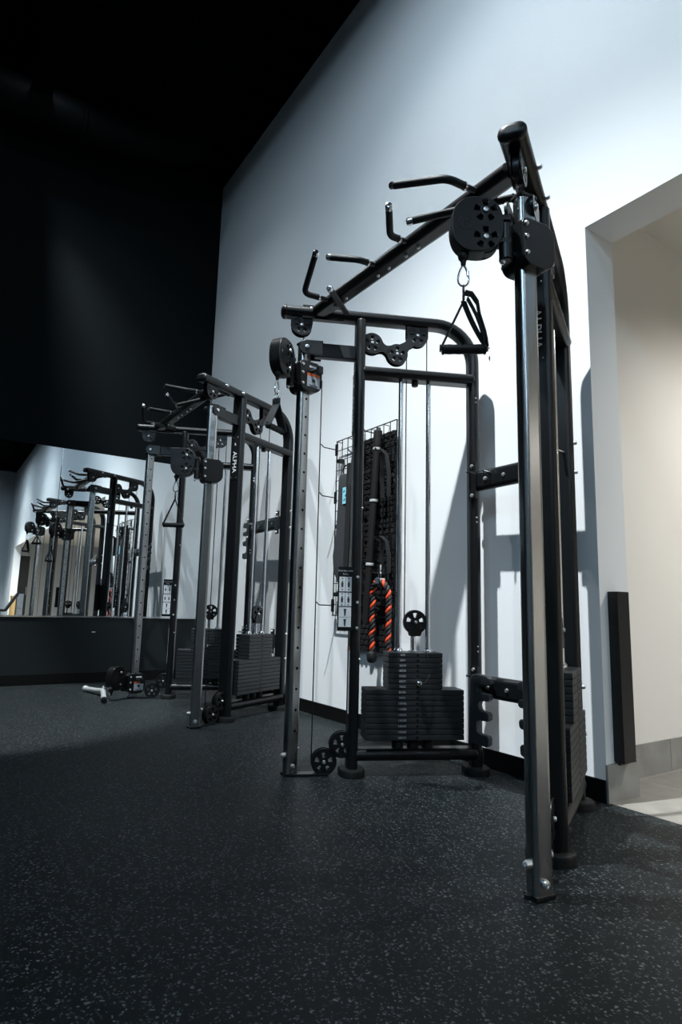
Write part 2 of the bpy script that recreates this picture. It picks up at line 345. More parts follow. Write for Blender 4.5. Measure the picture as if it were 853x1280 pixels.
U_, N_, Z_ = Vector((1, 0, 0)), Vector((0, 1, 0)), Vector((0, 0, 1))
Y0M = 1.9
def machine(xc, label, group, low_inner, rack_z, low_z, toed_in, heights):
    TW = {-1: (.5888, 1.7973, .4303, .9027), 1: (.572, 1.7886, .4863, .8738) if toed_in else (.5888, 1.7973, .4303, .9027)}
    RX = {-1: -.318, 1: .2656 if toed_in else .318}
    root = thing('cable_crossover_machine', label, 'cable machine', (xc, Y0M, 0), group)
    G = lambda p: Vector((p[0], p[1] - Y0M, p[2]))             # machine frame: x about its middle, y in the room
    info = {}
    for s in (-1, 1):
        fx, fy, su, cu_ = TW[s]                      # upright position and the heading of the tower's plane
        def T(p, s=s, fx=fx, fy=fy, su=su, cu_=cu_): return Vector((s * (fx - su * p[0] - cu_ * p[1]), fy + cu_ * p[0] - su * p[1] - Y0M, p[2]))
        part = lambda nm, mm, mat_=BLK, par=root, ang=38: mm.build(nm, par, mat_, ang=ang)
        # bent frame tube: along the top and down at the back
        path = [(-.405, 0, 2.347)] + [(x, 0, 2.347) for x in (-.2, 0, .2, .42)] + [(.42 + .21 * math.sin(a), 0, 2.137 + .21 * math.cos(a)) for a in [PI / 2 * i / 10 for i in range(1, 11)]] + [(.63, 0, z) for z in (1.5, .8, .03)]
        fr = part('frame_tube', M(T).sweep(path, stadium(.094, .056), N_))
        mm = M(T).use(PLA)
        mm.sweep([(-.405, 0, 2.347), (-.412, 0, 2.347)], stadium(.097, .059), N_, caps='dome'); part('end_cap', mm, PLA, fr)
        mm = Bolts(T)
        for u in (-.21, -.03): mm.bolt((u, -.047, 2.347), (0, -1, 0), .010, .016)
        for z in (1.93, 1.905, 1.28, 1.255, .62, .595): mm.bolt((.615 if 0 else .63, .047, z), (0, 1, 0), .0045, .004)
        for z in (1.56, 1.425, low_z + .06, low_z - .13): mm.bolt((.63, -.047, z), (0, -1, 0), .010, .014)
        part('bolt', mm, CHROME, fr)
        # upright
        up = part('upright', M(T).sweep([(0, 0, .03), (0, 0, 1.2), (0, 0, 2.318)], stadium(.112, .052), N_, caps='dome'))
        mm = Bolts(T)
        for z in (.95, .825, .70): mm.bolt((.004, .056, z), (0, 1, 0), .008, .006)
        for z in (1.30, .55): mm.bolt((.02, .054, z), (.5, .86, 0), .006, .005)
        part('bolt', mm.use(CHROME), CHROME, up)
        if s < 0 or True:                                  # name plate on the front face
            q = M(T).use(PLA); q.box((-.0275, .0, 1.865), (.004, .058, .33), .001)
            q.use(CHROME)
            for z in (1.715, 2.015):
                for n in (-.021, .021): q.bolt((-.0290, n, z), (-1, 0, 0), .004, .003)
            q.use(TEXT)
            sh = text_shape('ALPHA', 'ALPHA', .052)
            # reads downwards, tops of the letters towards the viewer's right
            right = Vector((0, -s, 0)); down = Vector((0, 0, -1))
            q.flat(sh, (-.0299, 0, 1.83), down, right, Vector((-1, 0, 0)))
            q.flat(text_shape('mark', 'AF', .018), (-.0299, 0, 1.965), down, right, Vector((-1, 0, 0)))
            part('name_plate', q, PLA, up)
        # feet
        for u, nm in ((0, 'foot'), (.63, 'foot')):
            f = M(T); rings = []
            for k, (sc, z) in enumerate(((1, 0), (1, .026), (.95, .033), (.80, .037))):
                pr = stadium(.165 * sc, .125 * sc, 10); rings.append([(u + y, x, z) for x, y in pr])
            n = len(rings[0]); vs = [v for r in rings for v in r]
            fs = [(i * n + j, i * n + (j + 1) % n, (i + 1) * n + (j + 1) % n, (i + 1) * n + j) for i in range(3) for j in range(n)] + [tuple(range(n)), tuple(3 * n + j for j in range(n))]
            part(nm, f.raw(vs, fs), RUB)
        # cross tubes between upright and bent tube
        part('cross_tube', M(T).sweep([(.02, 0, 2.040), (.618, 0, 2.040)], stadium(.108, .056), N_, caps='dome'))
        part('cross_tube', M(T).sweep([(.02, 0, .098), (.618, 0, .098)], stadium(.108, .056), N_, caps='dome'))
        for u in (.229, .381, .305): part('rubber_bumper', M(T).lathe((u, 0, .126), (0, 0, 1), [(.028, 0), (.028, .026), (.024, .036)], 16), RUB)
        part('rubber_bumper', M(T).lathe((.305, 0, 2.012), (0, 0, -1), [(.018, 0), (.018, .022), (.014, .026)], 14), RUB)
        # arm to the guide column
        a = M(T); a.box((-.135, 0, 2.142), (.22, .046, .078), .008)
        plate = [(-.03, -.039), (.055, -.039)] + [(.055 + .039 * math.sin(t), -.039 * math.cos(t)) for t in [PI * i / 12 for i in range(13)]] + [(-.03, .039)]
        for n in (-.042, .042): a.flat(flat_shape('armend', plate, [], .012, .002), (-.235, n, 2.142), Vector((-1, 0, 0)), Z_, N_)
        arm = part('column_arm', a)
        mm = Bolts(T)
        for n, d in ((-.048, -1), (.048, 1)): mm.bolt((-.288, n, 2.142), (0, d, 0), .012, .010)
        part('bolt', mm, CHROME, arm)
        # guide column: rounded steel tube, its front to the room
        cx, cy = s * .727, 1.535
        ca = -s * math.radians(6)
        EX = Vector((math.cos(ca), math.sin(ca), 0)); EY = Vector((-math.sin(ca), math.cos(ca), 0))
        CT = lambda p, cx=cx, cy=cy, EX=EX, EY=EY: Vector((cx, cy - Y0M, 0)) + EX * p[0] + EY * p[1] + Vector((0, 0, p[2]))
        c = M(CT).use(STEEL); c.sweep([(0, 0, .014), (0, 0, 1.1), (0, 0, 2.172)], rrect(.068, .050, .017, 5), EY)
        c.use(HOLE)
        for k in range(20): c.lathe((-s * .0250, .004, .205 + .098 * k), (-s, 0, 0), [(.0065, 0), (.0065, .0006)], 10)
        colo = part('guide_column', c, STEEL)
        for z_, w_ in ((2.176, .054), (.007, .056)): part('column_cap', M(CT).box((0, 0, z_), (w_, w_ + .018, .014), .004), PLA, colo)
        c = Bolts(CT)
        c.bolt((0, -.034, .095), (0, -1, 0), .012, .022); c.bolt((0, .034, .115), (0, 1, 0), .010, .014)
        c.bolt((-s * .025, -.004, .045), (-s, 0, 0), .011, .010); c.bolt((s * .025, -.004, .045), (s, 0, 0), .013, .012)
        part('bolt', c, CHROME, colo)
        part('foot_plate', M(T).box((-.222, 0, .006), (.215, .052, .012), .003))
        # pulley brackets -------------------------------------------------
        def bracket(centres, webs, key, r=.060, gap=.017, top=None):
            b = M(T)
            for n in (-gap, gap):
                for cu, cz in centres:
                    b.flat(flat_shape('pdisc%.3f' % r, circle(0, 0, r, 36), windows(0, 0, r / .058), .006, .0012), (cu, n, cz), U_, Z_, N_)
                for (p, q, w) in webs:
                    P, Q = Vector((p[0], 0, p[1])), Vector((q[0], 0, q[1])); d = (Q - P).normalized(); w2 = Vector((-d.z, 0, d.x))
                    A, B = P + d * .047, Q - d * .047
                    L = (B - A).length; pts = []
                    for i in range(9):
                        t = i / 8; pts.append((L * t, w * (.62 + 1.5 * (t - .5) ** 2)))
                    pts += [(x, -y) for x, y in pts[::-1]]
                    b.flat(flat_shape(f'web{key}{p}{w}', pts, [], .006, .001), A + Vector((0, n, 0)), d, w2, N_)
            if top:
                for n in (-gap, gap): b.box((top[0], n, top[1]), (top[2], .006, top[3]), .002)
            o = part('pulley_bracket', b, PLA)
            for cu, cz in centres:
                w = M(T); wheel(w, (cu, 0, cz), U_, Z_, N_, r - .006, .022); part('pulley', w, PLA, o)
                w = Bolts(T); w.bolt((cu, gap + .003, cz), (0, 1, 0), .009, .008).bolt((cu, -gap - .003, cz), (0, -1, 0), .009, .008); part('bolt', w, CHROME, o)
            return o
        bracket([(-.318, 2.272)], [], 'a', .055, .017, (-.318, 2.303, .115, .05))
        bracket([(.064, 2.206), (.202, 2.155)], [((.064, 2.206), (.202, 2.155), .034)], 'b', .058)
        mm = bracket([(.314, 2.270)], [], 'c', .060, .017, (.314, 2.306, .12, .05))
        b = M(T)
        for n in (-.0175, .0175):
            d = Vector((.112, 0, .115)).normalized(); w2 = Vector((-d.z, 0, d.x))
            b.flat(flat_shape('webx', [(0, .032), (.035, .021), (.072, .030), (.072, -.030), (.035, -.021), (0, -.032)], [], .006, .001), Vector((.202, n, 2.155)) + d * .046, d, w2, N_)
        part('bracket_web', b, PLA, mm)
        bracket([(-.136, .064), (-.049, .143)], [((-.136, .064), (-.049, .143), .036)], 'd', .062)
        # weight stack ----------------------------------------------------
        for k in range(16):
            low = k < 9
            z = .170 + .02667 * k if low else .410 + .0253 * (k - 9)
            h = .0250 if low else .0238; w = .495 if low else .275
            b = M(T).use(IRON); b.box((.302, 0, z + h / 2), (w, .13, h), .0035)
            b.use(HOLE)
            for sd in (1, -1): b.lathe((.312, sd * .0648, z + h / 2), (0, sd, 0), [(.0065, 0), (.0065, .0006)], 10)
            lb = 10 * (16 - k); b.use(TEXTG)
            sh = text_shape(f'w{k}', f'{lb}/{round(lb * .4536)}', .015, .0006)
            b.flat(sh, (.235, .0654, z + h / 2), Vector((s * -1, 0, 0)) if s > 0 else U_, Z_, N_)
            part('weight_plate', b, IRON)
        b = M(T).use(ROD)
        for u in (.229, .381):
            r = M(T).use(ROD); r.tube([(u, 0, .13), (u, 0, 2.02)], .0125, 16); part('guide_rod', r, ROD)
        b = M(T).use(CHROME)
        for u in (.229, .381): b.lathe((u, 0, .5865), (0, 0, 1), [(.022, 0), (.022, .010), (.016, .018)], 16)
        b.lathe((.305, 0, .5865), (0, 0, 1), [(.024, 0), (.024, .006), (.0135, .008), (.0135, .075), (.008, .08), (.006, .10)], 16)
        part('lift_stem', b, CHROME)
        b = M(T)
        for n in (-.016, .016): b.flat(flat_shape('fork', [(-.026, -.07), (.026, -.07), (.034, -.045), (.012, .012), (-.012, .012), (-.034, -.045)], windows(0, 0, .5)[:0], .005, .001), (.313, n, .734), U_, Z_, N_)
        b.lathe((.308, 0, .668), (0, 0, -1), [(.010, -.01), (.010, .02)], 12)
        o = part('lift_pulley', b, PLA)
        w = M(T); wheel(w, (.313, 0, .734), U_, Z_, N_, .061, .024); part('pulley', w, PLA, o)
        w = Bolts(T); w.bolt((.313, .0185, .734), (0, 1, 0), .009, .008).bolt((.313, -.0185, .734), (0, -1, 0), .009, .008); part('bolt', w, CHROME, o)
        # selector pin on its cord
        b = M(T).use(CHROME); b.lathe((.310, .060, .443), (0, 1, 0), [(.006, 0), (.006, .02), (.012, .024), (.015, .032), (.012, .044), (.005, .048)], 14)
        o = part('selector_pin', b, CHROME)
        b = M(T).use(PLA)
        pth = fillet([(.355, .066, .588), (.362, .078, .55), (.372, .082, .49), (.345, .095, .445), (.312, .105, .443)], .06, 8); b.tube(pth, .0028, 8)
        part('pin_cord', b, PLA, o)
        # cables
        r = .0030
        for pts in ([(-.373, 0, 2.272), (-.373, 0, 2.13)] if 0 else [(-.300, .0, 2.222), (-.330, .0, 2.12)], [(.258, 0, .734), (.258, 0, 2.155)], [(.371, 0, .734), (.371, 0, 2.27)], [(-.196, 0, .064), (-.200, 0, 1.98)]):
            if pts[1][2] == 1.98 and s * 1 == low_inner: continue
            part('cable', M(T).tube(pts, r, 8), PLA)
        # carriage ----------------------------------------------------------
        zc = heights[s]
        root_c = M(CT)
        sq = [(-.062, .052)] + [(-.062 + .03 - .03 * math.cos(t), .068 - .03 + .03 * math.sin(t)) for t in [PI / 2 * i / 5 for i in range(1, 6)]] + [(.05, .068), (.082, .045)] + [(.030 + .052 * math.cos(t), -.042 - .052 * math.sin(t)) for t in [PI / 2 * i / 6 for i in range(7)]] + [(-.025 - .03 * math.sin(t), -.064 - .03 * math.cos(t)) for t in [PI / 2 * i / 5 for i in range(6)]]
        root_c.flat(flat_shape('carr', sq, [], .108, .004), (0, 0, zc), EY_L(0), Z_, U_)
        car = part('carriage', root_c, PLA)
        b = M(CT).use(PLA); b.lathe((0, -.083, zc - .075), (0, 0, 1), [(.016, 0), (.023, .004), (.023, .125), (.016, .13)], 18)
        b.box((0, -.066, zc + .03), (.034, .03, .016), .003); b.box((0, -.066, zc - .05), (.034, .03, .016), .003)
        part('swivel_hinge', b, PLA, car)
        b = Bolts(CT)
        for sd in (1, -1):
            for y, z in ((-.046, .042), (-.046, -.004), (-.044, -.060)): b.bolt((sd * .054, y, zc + z), (sd, 0, 0), .008, .008)
        b.bolt((0, -.062, zc + .045), (0, -1, 0), .009, .01); b.bolt((0, -.094, zc - .082), (0, -1, 0), .009, .012)
        part('bolt', b, CHROME, car)
        b = M(CT).use(PLA)                                   # spring pull pin
        b.tube([(-s * .054, .005, zc + .012), (-s * .085, .02, zc + .014)], .009, 12); b.box((-s * .098, .03, zc + .012), (.028, .030, .044), .006)
        part('pull_pin', b, PLA, car)
        if s < 0:
            b = M(CT).use(GREY_L); sd = -s
            b.box((sd * .0545, .025, zc - .040), (.0012, .082, .060), .0004)
            b.use(ORANGE_L); b.box((sd * .0545, .025, zc - .004), (.0013, .082, .014), .0004)
            b.use(INK); b.box((sd * .0552, .025, zc - .034), (.0012, .022, .018), .0004); b.box((sd * .0552, .025, zc - .060), (.0012, .06, .003), .0002); b.box((sd * .0552, .025, zc - .066), (.0012, .05, .003), .0002)
            b.use(WHITE); b.box((sd * .0545, .022, zc + .040), (.0013, .050, .011), .0004)
            part('warning_label', b, GREY_L, car)
        # swivelling pulley housing
        D = Vector((-s * .552, -.834, 0)); NN = Vector((-D.y * 1., D.x, 0))     # NN points to the outer side for s=+1
        hx, hy = CT((0, -.083, 0)).x, CT((0, -.083, 0)).y
        H = lambda p, hx=hx, hy=hy, D=D, NN=NN, zc=zc: Vector((hx, hy, zc + .038)) + D * p[0] + NN * p[1] + Vector((0, 0, p[2]))
        out = []
        for i in range(48):
            t = 2 * PI * i / 48; cx_, cz_ = .098, 0.
            x_, z_ = math.cos(t), math.sin(t); e = 2.5
            k = (abs(x_) ** e + abs(z_) ** e) ** (-1 / e); out.append((cx_ + .084 * x_ * k, cz_ + .097 * z_ * k))
        hol = [window(PI / 2 + 2 * PI * i / 5, .019, .036, .006, .0105, .072, cz) for cz in (.047, -.048) for i in range(5)]
        hol = [h for h in hol if all(abs(z) > .006 for _, z in h)]
        b = M(H)
        for n in (-.026, .026): b.flat(flat_shape('house', out, hol, .008, .0025), (0, n, 0), U_, Z_, N_)
        # rim joining the two cheeks round the outer edge
        rim = out[-14:] + out[:10]
        ax = [(p[0] * .985 + .0015, 0, p[1] * .985) for p in rim]
        b.sweep(ax[:0] or [(x, 0, z) for x, _, z in ax], [(-.024, -.002), (.024, -.002), (.024, .002), (-.024, .002)], N_)
        b.box((.012, 0, .03), (.05, .044, .018), .003); b.box((.012, 0, -.05), (.05, .044, .018), .003)
        hs = part('swivel_pulley', b, PLA, car)
        b = M(H)
        for cz in (.047, -.048): wheel(b, (.072, 0, cz), U_, Z_, N_, .047, .030, 'sw')
        part('pulley', b, PLA, car)
        b = Bolts(H)
        for cz in (.047, -.048): b.bolt((.072, .030, cz), (0, 1, 0), .0095, .008).bolt((.072, -.030, cz), (0, -1, 0), .0095, .008)
        part('bolt', b, CHROME, car)
        b = M(H).use(GUN)
        for sd in (1, -1):
            n = sd * .0304; ring = [(.138 + .023 * math.cos(2 * PI * i / 32), n, .002 + .023 * math.sin(2 * PI * i / 32)) for i in range(32)]
            b.tube(ring, .0014, 6, closed=True)
            rr = Vector((1, 0, 0)) * (1 if sd * s < 0 else -1)
            # angular two-letter emblem: a barless A beside an F
            for pts in ([(-.014, -.011), (-.006, .011), (.002, -.011)], [(.002, .011), (.013, .011)], [(.004, .002), (.012, .002)], [(.003, .011), (.005, -.011)]):
                b.tube([(.138 + rr.x * x_, n, .002 + z_) for x_, z_ in pts], .0016, 6)
        part('emblem', b, GUN, car)
        b = M(H).use(RUB); b.ball((.140, 0, -.100), .018); b.lathe((.140, 0, -.116), (0, 0, -1), [(.010, 0), (.008, .014)], 12)
        part('cable_stop', b, RUB, car)
        info[s] = root.location + H((.140, 0, -.134))
        # exercise placard on the left upright's side
        if s < 0:
            b = M(T).use(PLA); b.box((-.056, .0575, .842), (.078, .003, .315), .001); b.box((-.010, .058, .84), (.03, .003, .29), .001)
            b.use(WHITE)
            cells = [(-.0735, .913, .030, .072), (-.0415, .913, .030, .072), (-.0735, .838, .030, .066), (-.0415, .838, .030, .066), (-.0575, .752, .062, .096)]
            for cu, cz, w, h in cells: b.box((cu, .0594, cz), (w, .0012, h), .0004)
            b.use(INK)
            for cu, cz, w, h in cells[:4]:
                b.flat(flat_shape('fig', [(-.004, -.016), (.004, -.016), (.006, .004), (.003, .008), (.003, .016), (-.003, .016), (-.003, .008), (-.006, .004)], [], .0008), (cu, .0602, cz), U_, Z_, N_)
                for dz in (.027, -.027): b.box((cu, .0602, cz + dz), (.008, .0008, .005), .0002)
            for dz in (.024, -.026): b.flat(flat_shape('fig2', [(-.003, -.018), (.003, -.018), (.006, .012), (.008, .016), (-.008, .016), (-.006, .012)], [], .0008), (-.0575, .0602, .752 + dz), U_, Z_, N_)
            b.box((-.0575, .0602, .752), (.06, .0008, .001), .0002)
            b.use(TEXT)
            b.flat(text_shape('t1', 'Dual Adjustable', .0115), (-.0575, .0594, .979), U_, Z_, N_)
            b.flat(text_shape('t2', 'Pulley', .0115), (-.0575, .0594, .963), U_, Z_, N_)
            part('exercise_placard', b, PLA)
            b = M(T).use(WHITE); b.box((-.0265, .030, .44), (.0012, .022, .30), .0004); b.use(ORANGE_L); b.box((-.0266, .030, .60), (.0013, .022, .018), .0004)
            part('caution_sticker', b, WHITE, up)
    # beams across the back
    for z, nm in ((1.470, 'crossbeam'), (low_z, 'crossbeam')):
        b = M(G); b.sweep([(RX[-1] + .018, 2.345, z), (RX[1] - .018, 2.335, z)], [(y, x) for x, y in stadium(.106, .050)], Z_ * -1 if 0 else Vector((0, -1, 0)))
        o = b.build(nm, root, BLK)
        for sd in (-1, 1): M(G).box((RX[sd] - sd * .046, 2.316, z), (.05, .010, .19), .003).build('flange', o, BLK)
        b = Bolts(G)
        for sd in (-1, 1):
            for dz in (.078, -.078): b.bolt((RX[sd] - sd * .046, 2.311, z + dz), (0, -1, 0), .010, .010)
            b.bolt((sd * .185, 2.320, z), (0, -1, 0), .011, .012); b.bolt((sd * .065, 2.320, z), (0, -1, 0), .011, .012)
            for q in ([(sd * .285, 2.32, z + .045), (sd * .285, 2.275, z + .048)], [(sd * .155, 2.32, z + .025), (sd * .155, 2.270, z + .028)]):
                M(G).use(CHROME).tube(q, .0055, 10).build('peg', o, CHROME)
        b.build('bolt', o, CHROME)
    # bar racks: cast plates with open slots
    outl = [(-.060, -.13), (-.050, -.155), (.040, -.160), (.058, -.150), (.060, -.118), (.052, -.108), (.004, -.106), (-.014, -.098), (-.018, -.075), (-.012, -.050), (.0, -.043), (.050, -.042), (.062, -.034), (.064, -.010), (.056, .000), (.016, .001), (.002, .008), (-.004, .025), (.002, .042), (.016, .049), (.056, .050), (.066, .058),
            (.068, .078), (.058, .086), (.020, .087), (-.004, .092), (-.010, .105), (-.004, .118), (.02, .122), (.058, .123), (.070, .132), (.068, .156), (.050, .168), (-.01, .172), (-.042, .168), (-.052, .15), (-.060, .04)]
    for sd in ((-1,) if rack_z > 1 else (-1, 1)):
        b = M(G)
        if rack_z > 1: b.flat(flat_shape('rack', outl, [], .032, .005), (RX[sd] + sd * .062, 2.36, rack_z + .045), Vector((sd, 0, 0)), Z_, Vector((0, 1, 0)))   # slots outward
        else: b.flat(flat_shape('rack', outl, [], .032, .005), (sd * .20 if sd < 0 else .105, 2.283, rack_z), Vector((-sd, 0, 0)), Z_, Vector((0, 1, 0)))
        b.build('bar_rack', root, GUN)
    # pull-up bar and its grips
    b = M(G); b.sweep([(-.645, 1.575, 2.347), (.645, 1.575, 2.347)], stadium(.094, .056), Vector((0, 1, 0)))
    bar = b.build('pull_up_bar', root, BLK)
    for sd in (-1, 1):
        o_ = Vector((sd * .655, 1.600, 2.347)); e1 = Vector((-sd * .4303, .9027, 0)); e3 = Vector((-sd * .9027, -.4303, 0))
        M(G).box(o_, (.22, .010, .075), .003, (e1, e3, Z_)).build('flange', bar, BLK)
    b = Bolts(G)
    for sd in (-1, 1):
        o_ = Vector((sd * .655, 1.600, 2.347)); e1 = Vector((-sd * .4303, .9027, 0)); e3 = Vector((-sd * .9027, -.4303, 0))
        for a in (-.09, -.065): b.bolt(o_ + e1 * a + e3 * .005 + Z_ * (.012 if a < -.08 else .016), e3, .010, .010)
        for x in (.06, .14, .40, .50): b.bolt((sd * x, 1.575, 2.319), (0, 0, -1), .008, .010)
    b.build('bolt', bar, CHROME)
    def grip(base, joint, tip, collar=.035):
        B, J, Tp = Vector(base), Vector(joint), Vector(tip)
        pth = fillet([B, J, Tp], .05, 8) if J != B else [B, Tp]
        d0 = (pth[1] - pth[0]).normalized(); dt = (pth[-1] - pth[-2]).normalized()
        g = M(G).use(BLK); g.tube([B, B + d0 * collar], .0115, 14); o = g.build('pull_up_grip', root, BLK)
        g = M(G).use(FOAM); st = B + d0 * collar
        pp = [st] + [p for p in pth[1:] if (p - B).length > collar + .012]; pp[-1] = pp[-1] - dt * .018
        g.tube(pp, .0145, 16); g.build('foam_sleeve', o, FOAM)
        g = M(G).use(CHROME); g.tube([st - d0 * .004, st + d0 * .004], .0158, 16)
        g.build('chrome_collar', o, CHROME)
        e = pp[-1]; g = M(G).use(CHROME); g.lathe(e, dt, [(.0150, 0), (.0150, .016), (.012, .022), (.006, .024)], 16); g.build('chrome_cap', o, CHROME)
    for sd in (-1, 1):
        grip((sd * .111, 1.530, 2.340), (sd * .111, 1.446, 2.334), (sd * .224, 1.350, 2.368))
        grip((sd * .507, 1.530, 2.340), (sd * .507, 1.393, 2.329), (sd * .276, 1.320, 2.408), .05)
        fx, fy, su, cu_ = TW[sd]; tw_ = lambda u, n, z: (sd * (fx - su * u - cu_ * n), fy + cu_ * u - su * n, z)
        grip(tw_(-.082, .045, 2.347), tw_(-.082, .045, 2.347), tw_(-.224, .434, 2.267), .02)
    return root, info

def EY_L(_): return Vector((0, 1, 0))

XN, XFAR = -1.9654, -4.6857
near, hn = machine(XN, 'nearer black cable crossover machine beside the hall opening, placard with white cells on its upright', 'cable crossover machines along the white wall', 0, .322, .430, True, {-1: 2.0, 1: 2.0})
far, hf = machine(XFAR, 'farther black cable crossover machine next to the wall mirror, one carriage at floor level', 'cable crossover machines along the white wall', -1, 1.322, .520, False, {-1: .135, 1: 1.715})

# ------------------------------------------------------------------ attachments
def ring_pts(c, r, ax1, ax2, n=20): return [Vector(c) + Vector(ax1) * (r * math.cos(2 * PI * i / n)) + Vector(ax2) * (r * math.sin(2 * PI * i / n)) for i in range(n)]
def strip(m, pts, wdir, w, t=.0025):
    prof = [(-w / 2, -t), (w / 2, -t), (w / 2, t), (-w / 2, t)]
    P = [Vector(p) for p in pts]; n = len(P)
    for a, b in zip(P[:-1], P[1:]):
        pass
    rings = []
    for i in range(n):
        t0 = (P[min(i + 1, n - 1)] - P[max(i - 1, 0)]).normalized(); wd = wdir[i] if isinstance(wdir, list) else wdir
        wd = Vector(wd); wd = (wd - t0 * wd.dot(t0)).normalized(); nn = t0.cross(wd)
        rings.append([P[i] + wd * a + nn * b for a, b in prof])
    vs = [v for r in rings for v in r]; fs = [(i * 4 + j, i * 4 + (j + 1) % 4, (i + 1) * 4 + (j + 1) % 4, (i + 1) * 4 + j) for i in range(n - 1) for j in range(4)] + [(0, 1, 2, 3), tuple((n - 1) * 4 + j for j in range(4))]
    m.raw(vs, fs); return m
def arc(p, q, sag, n=8):
    p, q, sag = Vector(p), Vector(q), Vector(sag)
    return [p.lerp(q, i / n) + sag * (4 * (i / n) * (1 - i / n)) for i in range(n + 1)]

def cable_handle(pos, label, ang, drop=.245, glen=.135, loop=False, sw=.026, sm=None):
    """D-shaped strap handle on a snap hook; ang = heading of the grip."""
    root = thing('strap_attachment', label, 'cable handle', pos, 'strap handles hanging from the carriages')
    g = Vector((math.cos(ang), math.sin(ang), 0)); w = Vector((-math.sin(ang), math.cos(ang), 0)); z = Z_
    m = M().use(CHROME)
    # pear-shaped snap hook
    pear = []
    for i in range(28):
        t = 2 * PI * i / 28; k = .5 - .5 * math.cos(t)      # 0 at top
        pear.append(g * (math.sin(t) * (.009 + .014 * k)) - z * (.036 * (1 - math.cos(t)) - .002))
    m.tube(pear, .0032, 8, closed=True); m.lathe(g * .014 - z * .018, -z, [(.0045, 0), (.0045, .016)], 10)
    m.build('snap_hook', root, CHROME)
    m = M().use(CHROME); m.tube(ring_pts(-z * .080, .013, w, z, 18), .0026, 8, closed=True); m.build('ring', root, CHROME)
    top = -z * .092; gc = -z * drop
    a, b = gc - g * (glen / 2 + .004), gc + g * (glen / 2 + .004)
    sm = sm or WEB
    m = M().use(sm)
    strip(m, [top] + arc(top - z * .03, a, Vector((0, 0, 0)), 4), w, sw)
    if loop:
        m2 = [top + g * .004, top + g * .026 - z * .006, top + g * .044 - z * .035, top + g * .050 - z * .08] + arc(top + g * .05 - z * .085, b + z * .005, g * .004, 4)[1:]
        strip(m, m2, w, .030)
        strip(m, arc(top - z * .03, b, g * -.006, 6), w * .6 + g * .8, .022)
        strip(m, arc(top - z * .02 + g * .012, b - g * .01, g * .012, 6), w, .020)
    else: strip(m, [top] + arc(top - z * .03, b, Vector((0, 0, 0)), 4), w, sw)
    m.build('strap', root, sm)
    m = M().use(FOAM); m.tube([a, b], .0005, 8)
    prof = [(.013, -glen / 2), (.0175, -glen / 2 + .002), (.0175, -glen / 2 + .006)]
    k = 9
    for i in range(k): x = -glen / 2 + .008 + (glen - .016) * i / (k - 1); prof.append((.0150 + (.0010 if i % 2 else 0), x))
    prof += [(.0175, glen / 2 - .006), (.0175, glen / 2 - .002), (.013, glen / 2)]
    m.lathe(gc, g, prof, 18); m.build('grip', root, FOAM)
    for e in (a, b): M().use(CHROME).tube(ring_pts(e + z * .004, .011, z, w, 14), .0022, 6, closed=True).build('ring', root, CHROME)
    if loop:
        for i in range(3): M().use(CHROME).tube(ring_pts(b + g * .006 - z * (.018 + .013 * i), .007, z, (w if i % 2 else g), 12), .0016, 6, closed=True).build('chain_link', root, CHROME)
    return root
cable_handle(hn[1], 'black strap handle hanging from the carriage of the column nearest the hall opening', math.radians(52), .285, .140, loop=True)
cable_handle(hn[-1], 'black strap handle with chrome rings hanging in front of the farther machine', math.radians(118), .245, .13, sw=.044, sm=WEBG)
cable_handle(hf[1], "black strap handle hanging from the farther machine's raised carriage, beside the white wall", math.radians(60), .30, .135)
# chrome double grip lying on the floor under the lowered carriage
p = hf[-1]
root = thing('double_grip_bar', 'chrome double-grip bar lying on the floor below the lowered carriage', 'cable handle', (-5.60, 1.32, 0))
off = Vector(root.location); R = lambda q: Vector(q) - off
A = [(-5.93, 1.262, .028), (-5.84, 1.285, .030), (-5.70, 1.315, .036), (-5.60, 1.330, .046), (-5.53, 1.322, .048), (-5.42, 1.300, .038), (-5.22, 1.258, .026)]
m = M(R).use(SATIN); m.tube(fillet(A, .05, 5), .0205, 14); m.build('bar', root, SATIN)
m = M(R).use(SATIN); m.lathe(A[0], (-.97, -.24, 0), [(.022, -.020), (.0265, -.012), (.0265, .006), (.020, .014), (.010, .018)], 16); m.build('end_cap', root, SATIN)
m = M(R).use(RUB); m.lathe(A[-1], (.98, -.2, 0), [(.021, -.01), (.0245, .0), (.0235, .02), (.012, .026)], 16); m.build('end_cap', root, RUB)
m = M(R).use(CHROME); m.tube([(-5.585, 1.33, .070), (-5.50, 1.345, .085), (p.x, p.y, max(p.z, .03))], .0055, 8); m.build('link', root, CHROME)
m = M(R).use(CHROME); m.tube(ring_pts((-5.575, 1.33, .068), .022, (1, 0, 0), (0, 0, 1), 16), .004, 8, closed=True); m.build('ring', root, CHROME)

# ------------------------------------------------------------------ wall grid with accessories
GX0, GX1, GZ0, GZ1, GY = -3.760, -3.045, .740, 2.030, 2.455
root = thing('grid_panel', 'black wire grid panel of accessories hung on the white wall', 'wall rack', ((GX0 + GX1) / 2, GY, GZ0))
off = Vector(root.location); R = lambda p: Vector(p) - off
m = M(R).use(BLK)
n = 10; k = 17
for i in range(n + 1): x = GX0 + (GX1 - GX0) * i / n; m.tube([(x, GY, GZ0), (x, GY, GZ1)], .0032 if 0 < i < n else .0045, 6)
for i in range(k + 1): z = GZ0 + (GZ1 - GZ0) * i / k; m.tube([(GX0, GY - .005, z), (GX1, GY - .005, z)], .0032 if 0 < i < k else .0045, 6)
for i in range(0, n + 1, 2): x = GX0 + (GX1 - GX0) * i / n; m.tube([(x, GY, GZ1), (x, YW - .004, GZ1 + .0)], .003, 6)
m.build('wire_grid', root, BLK)
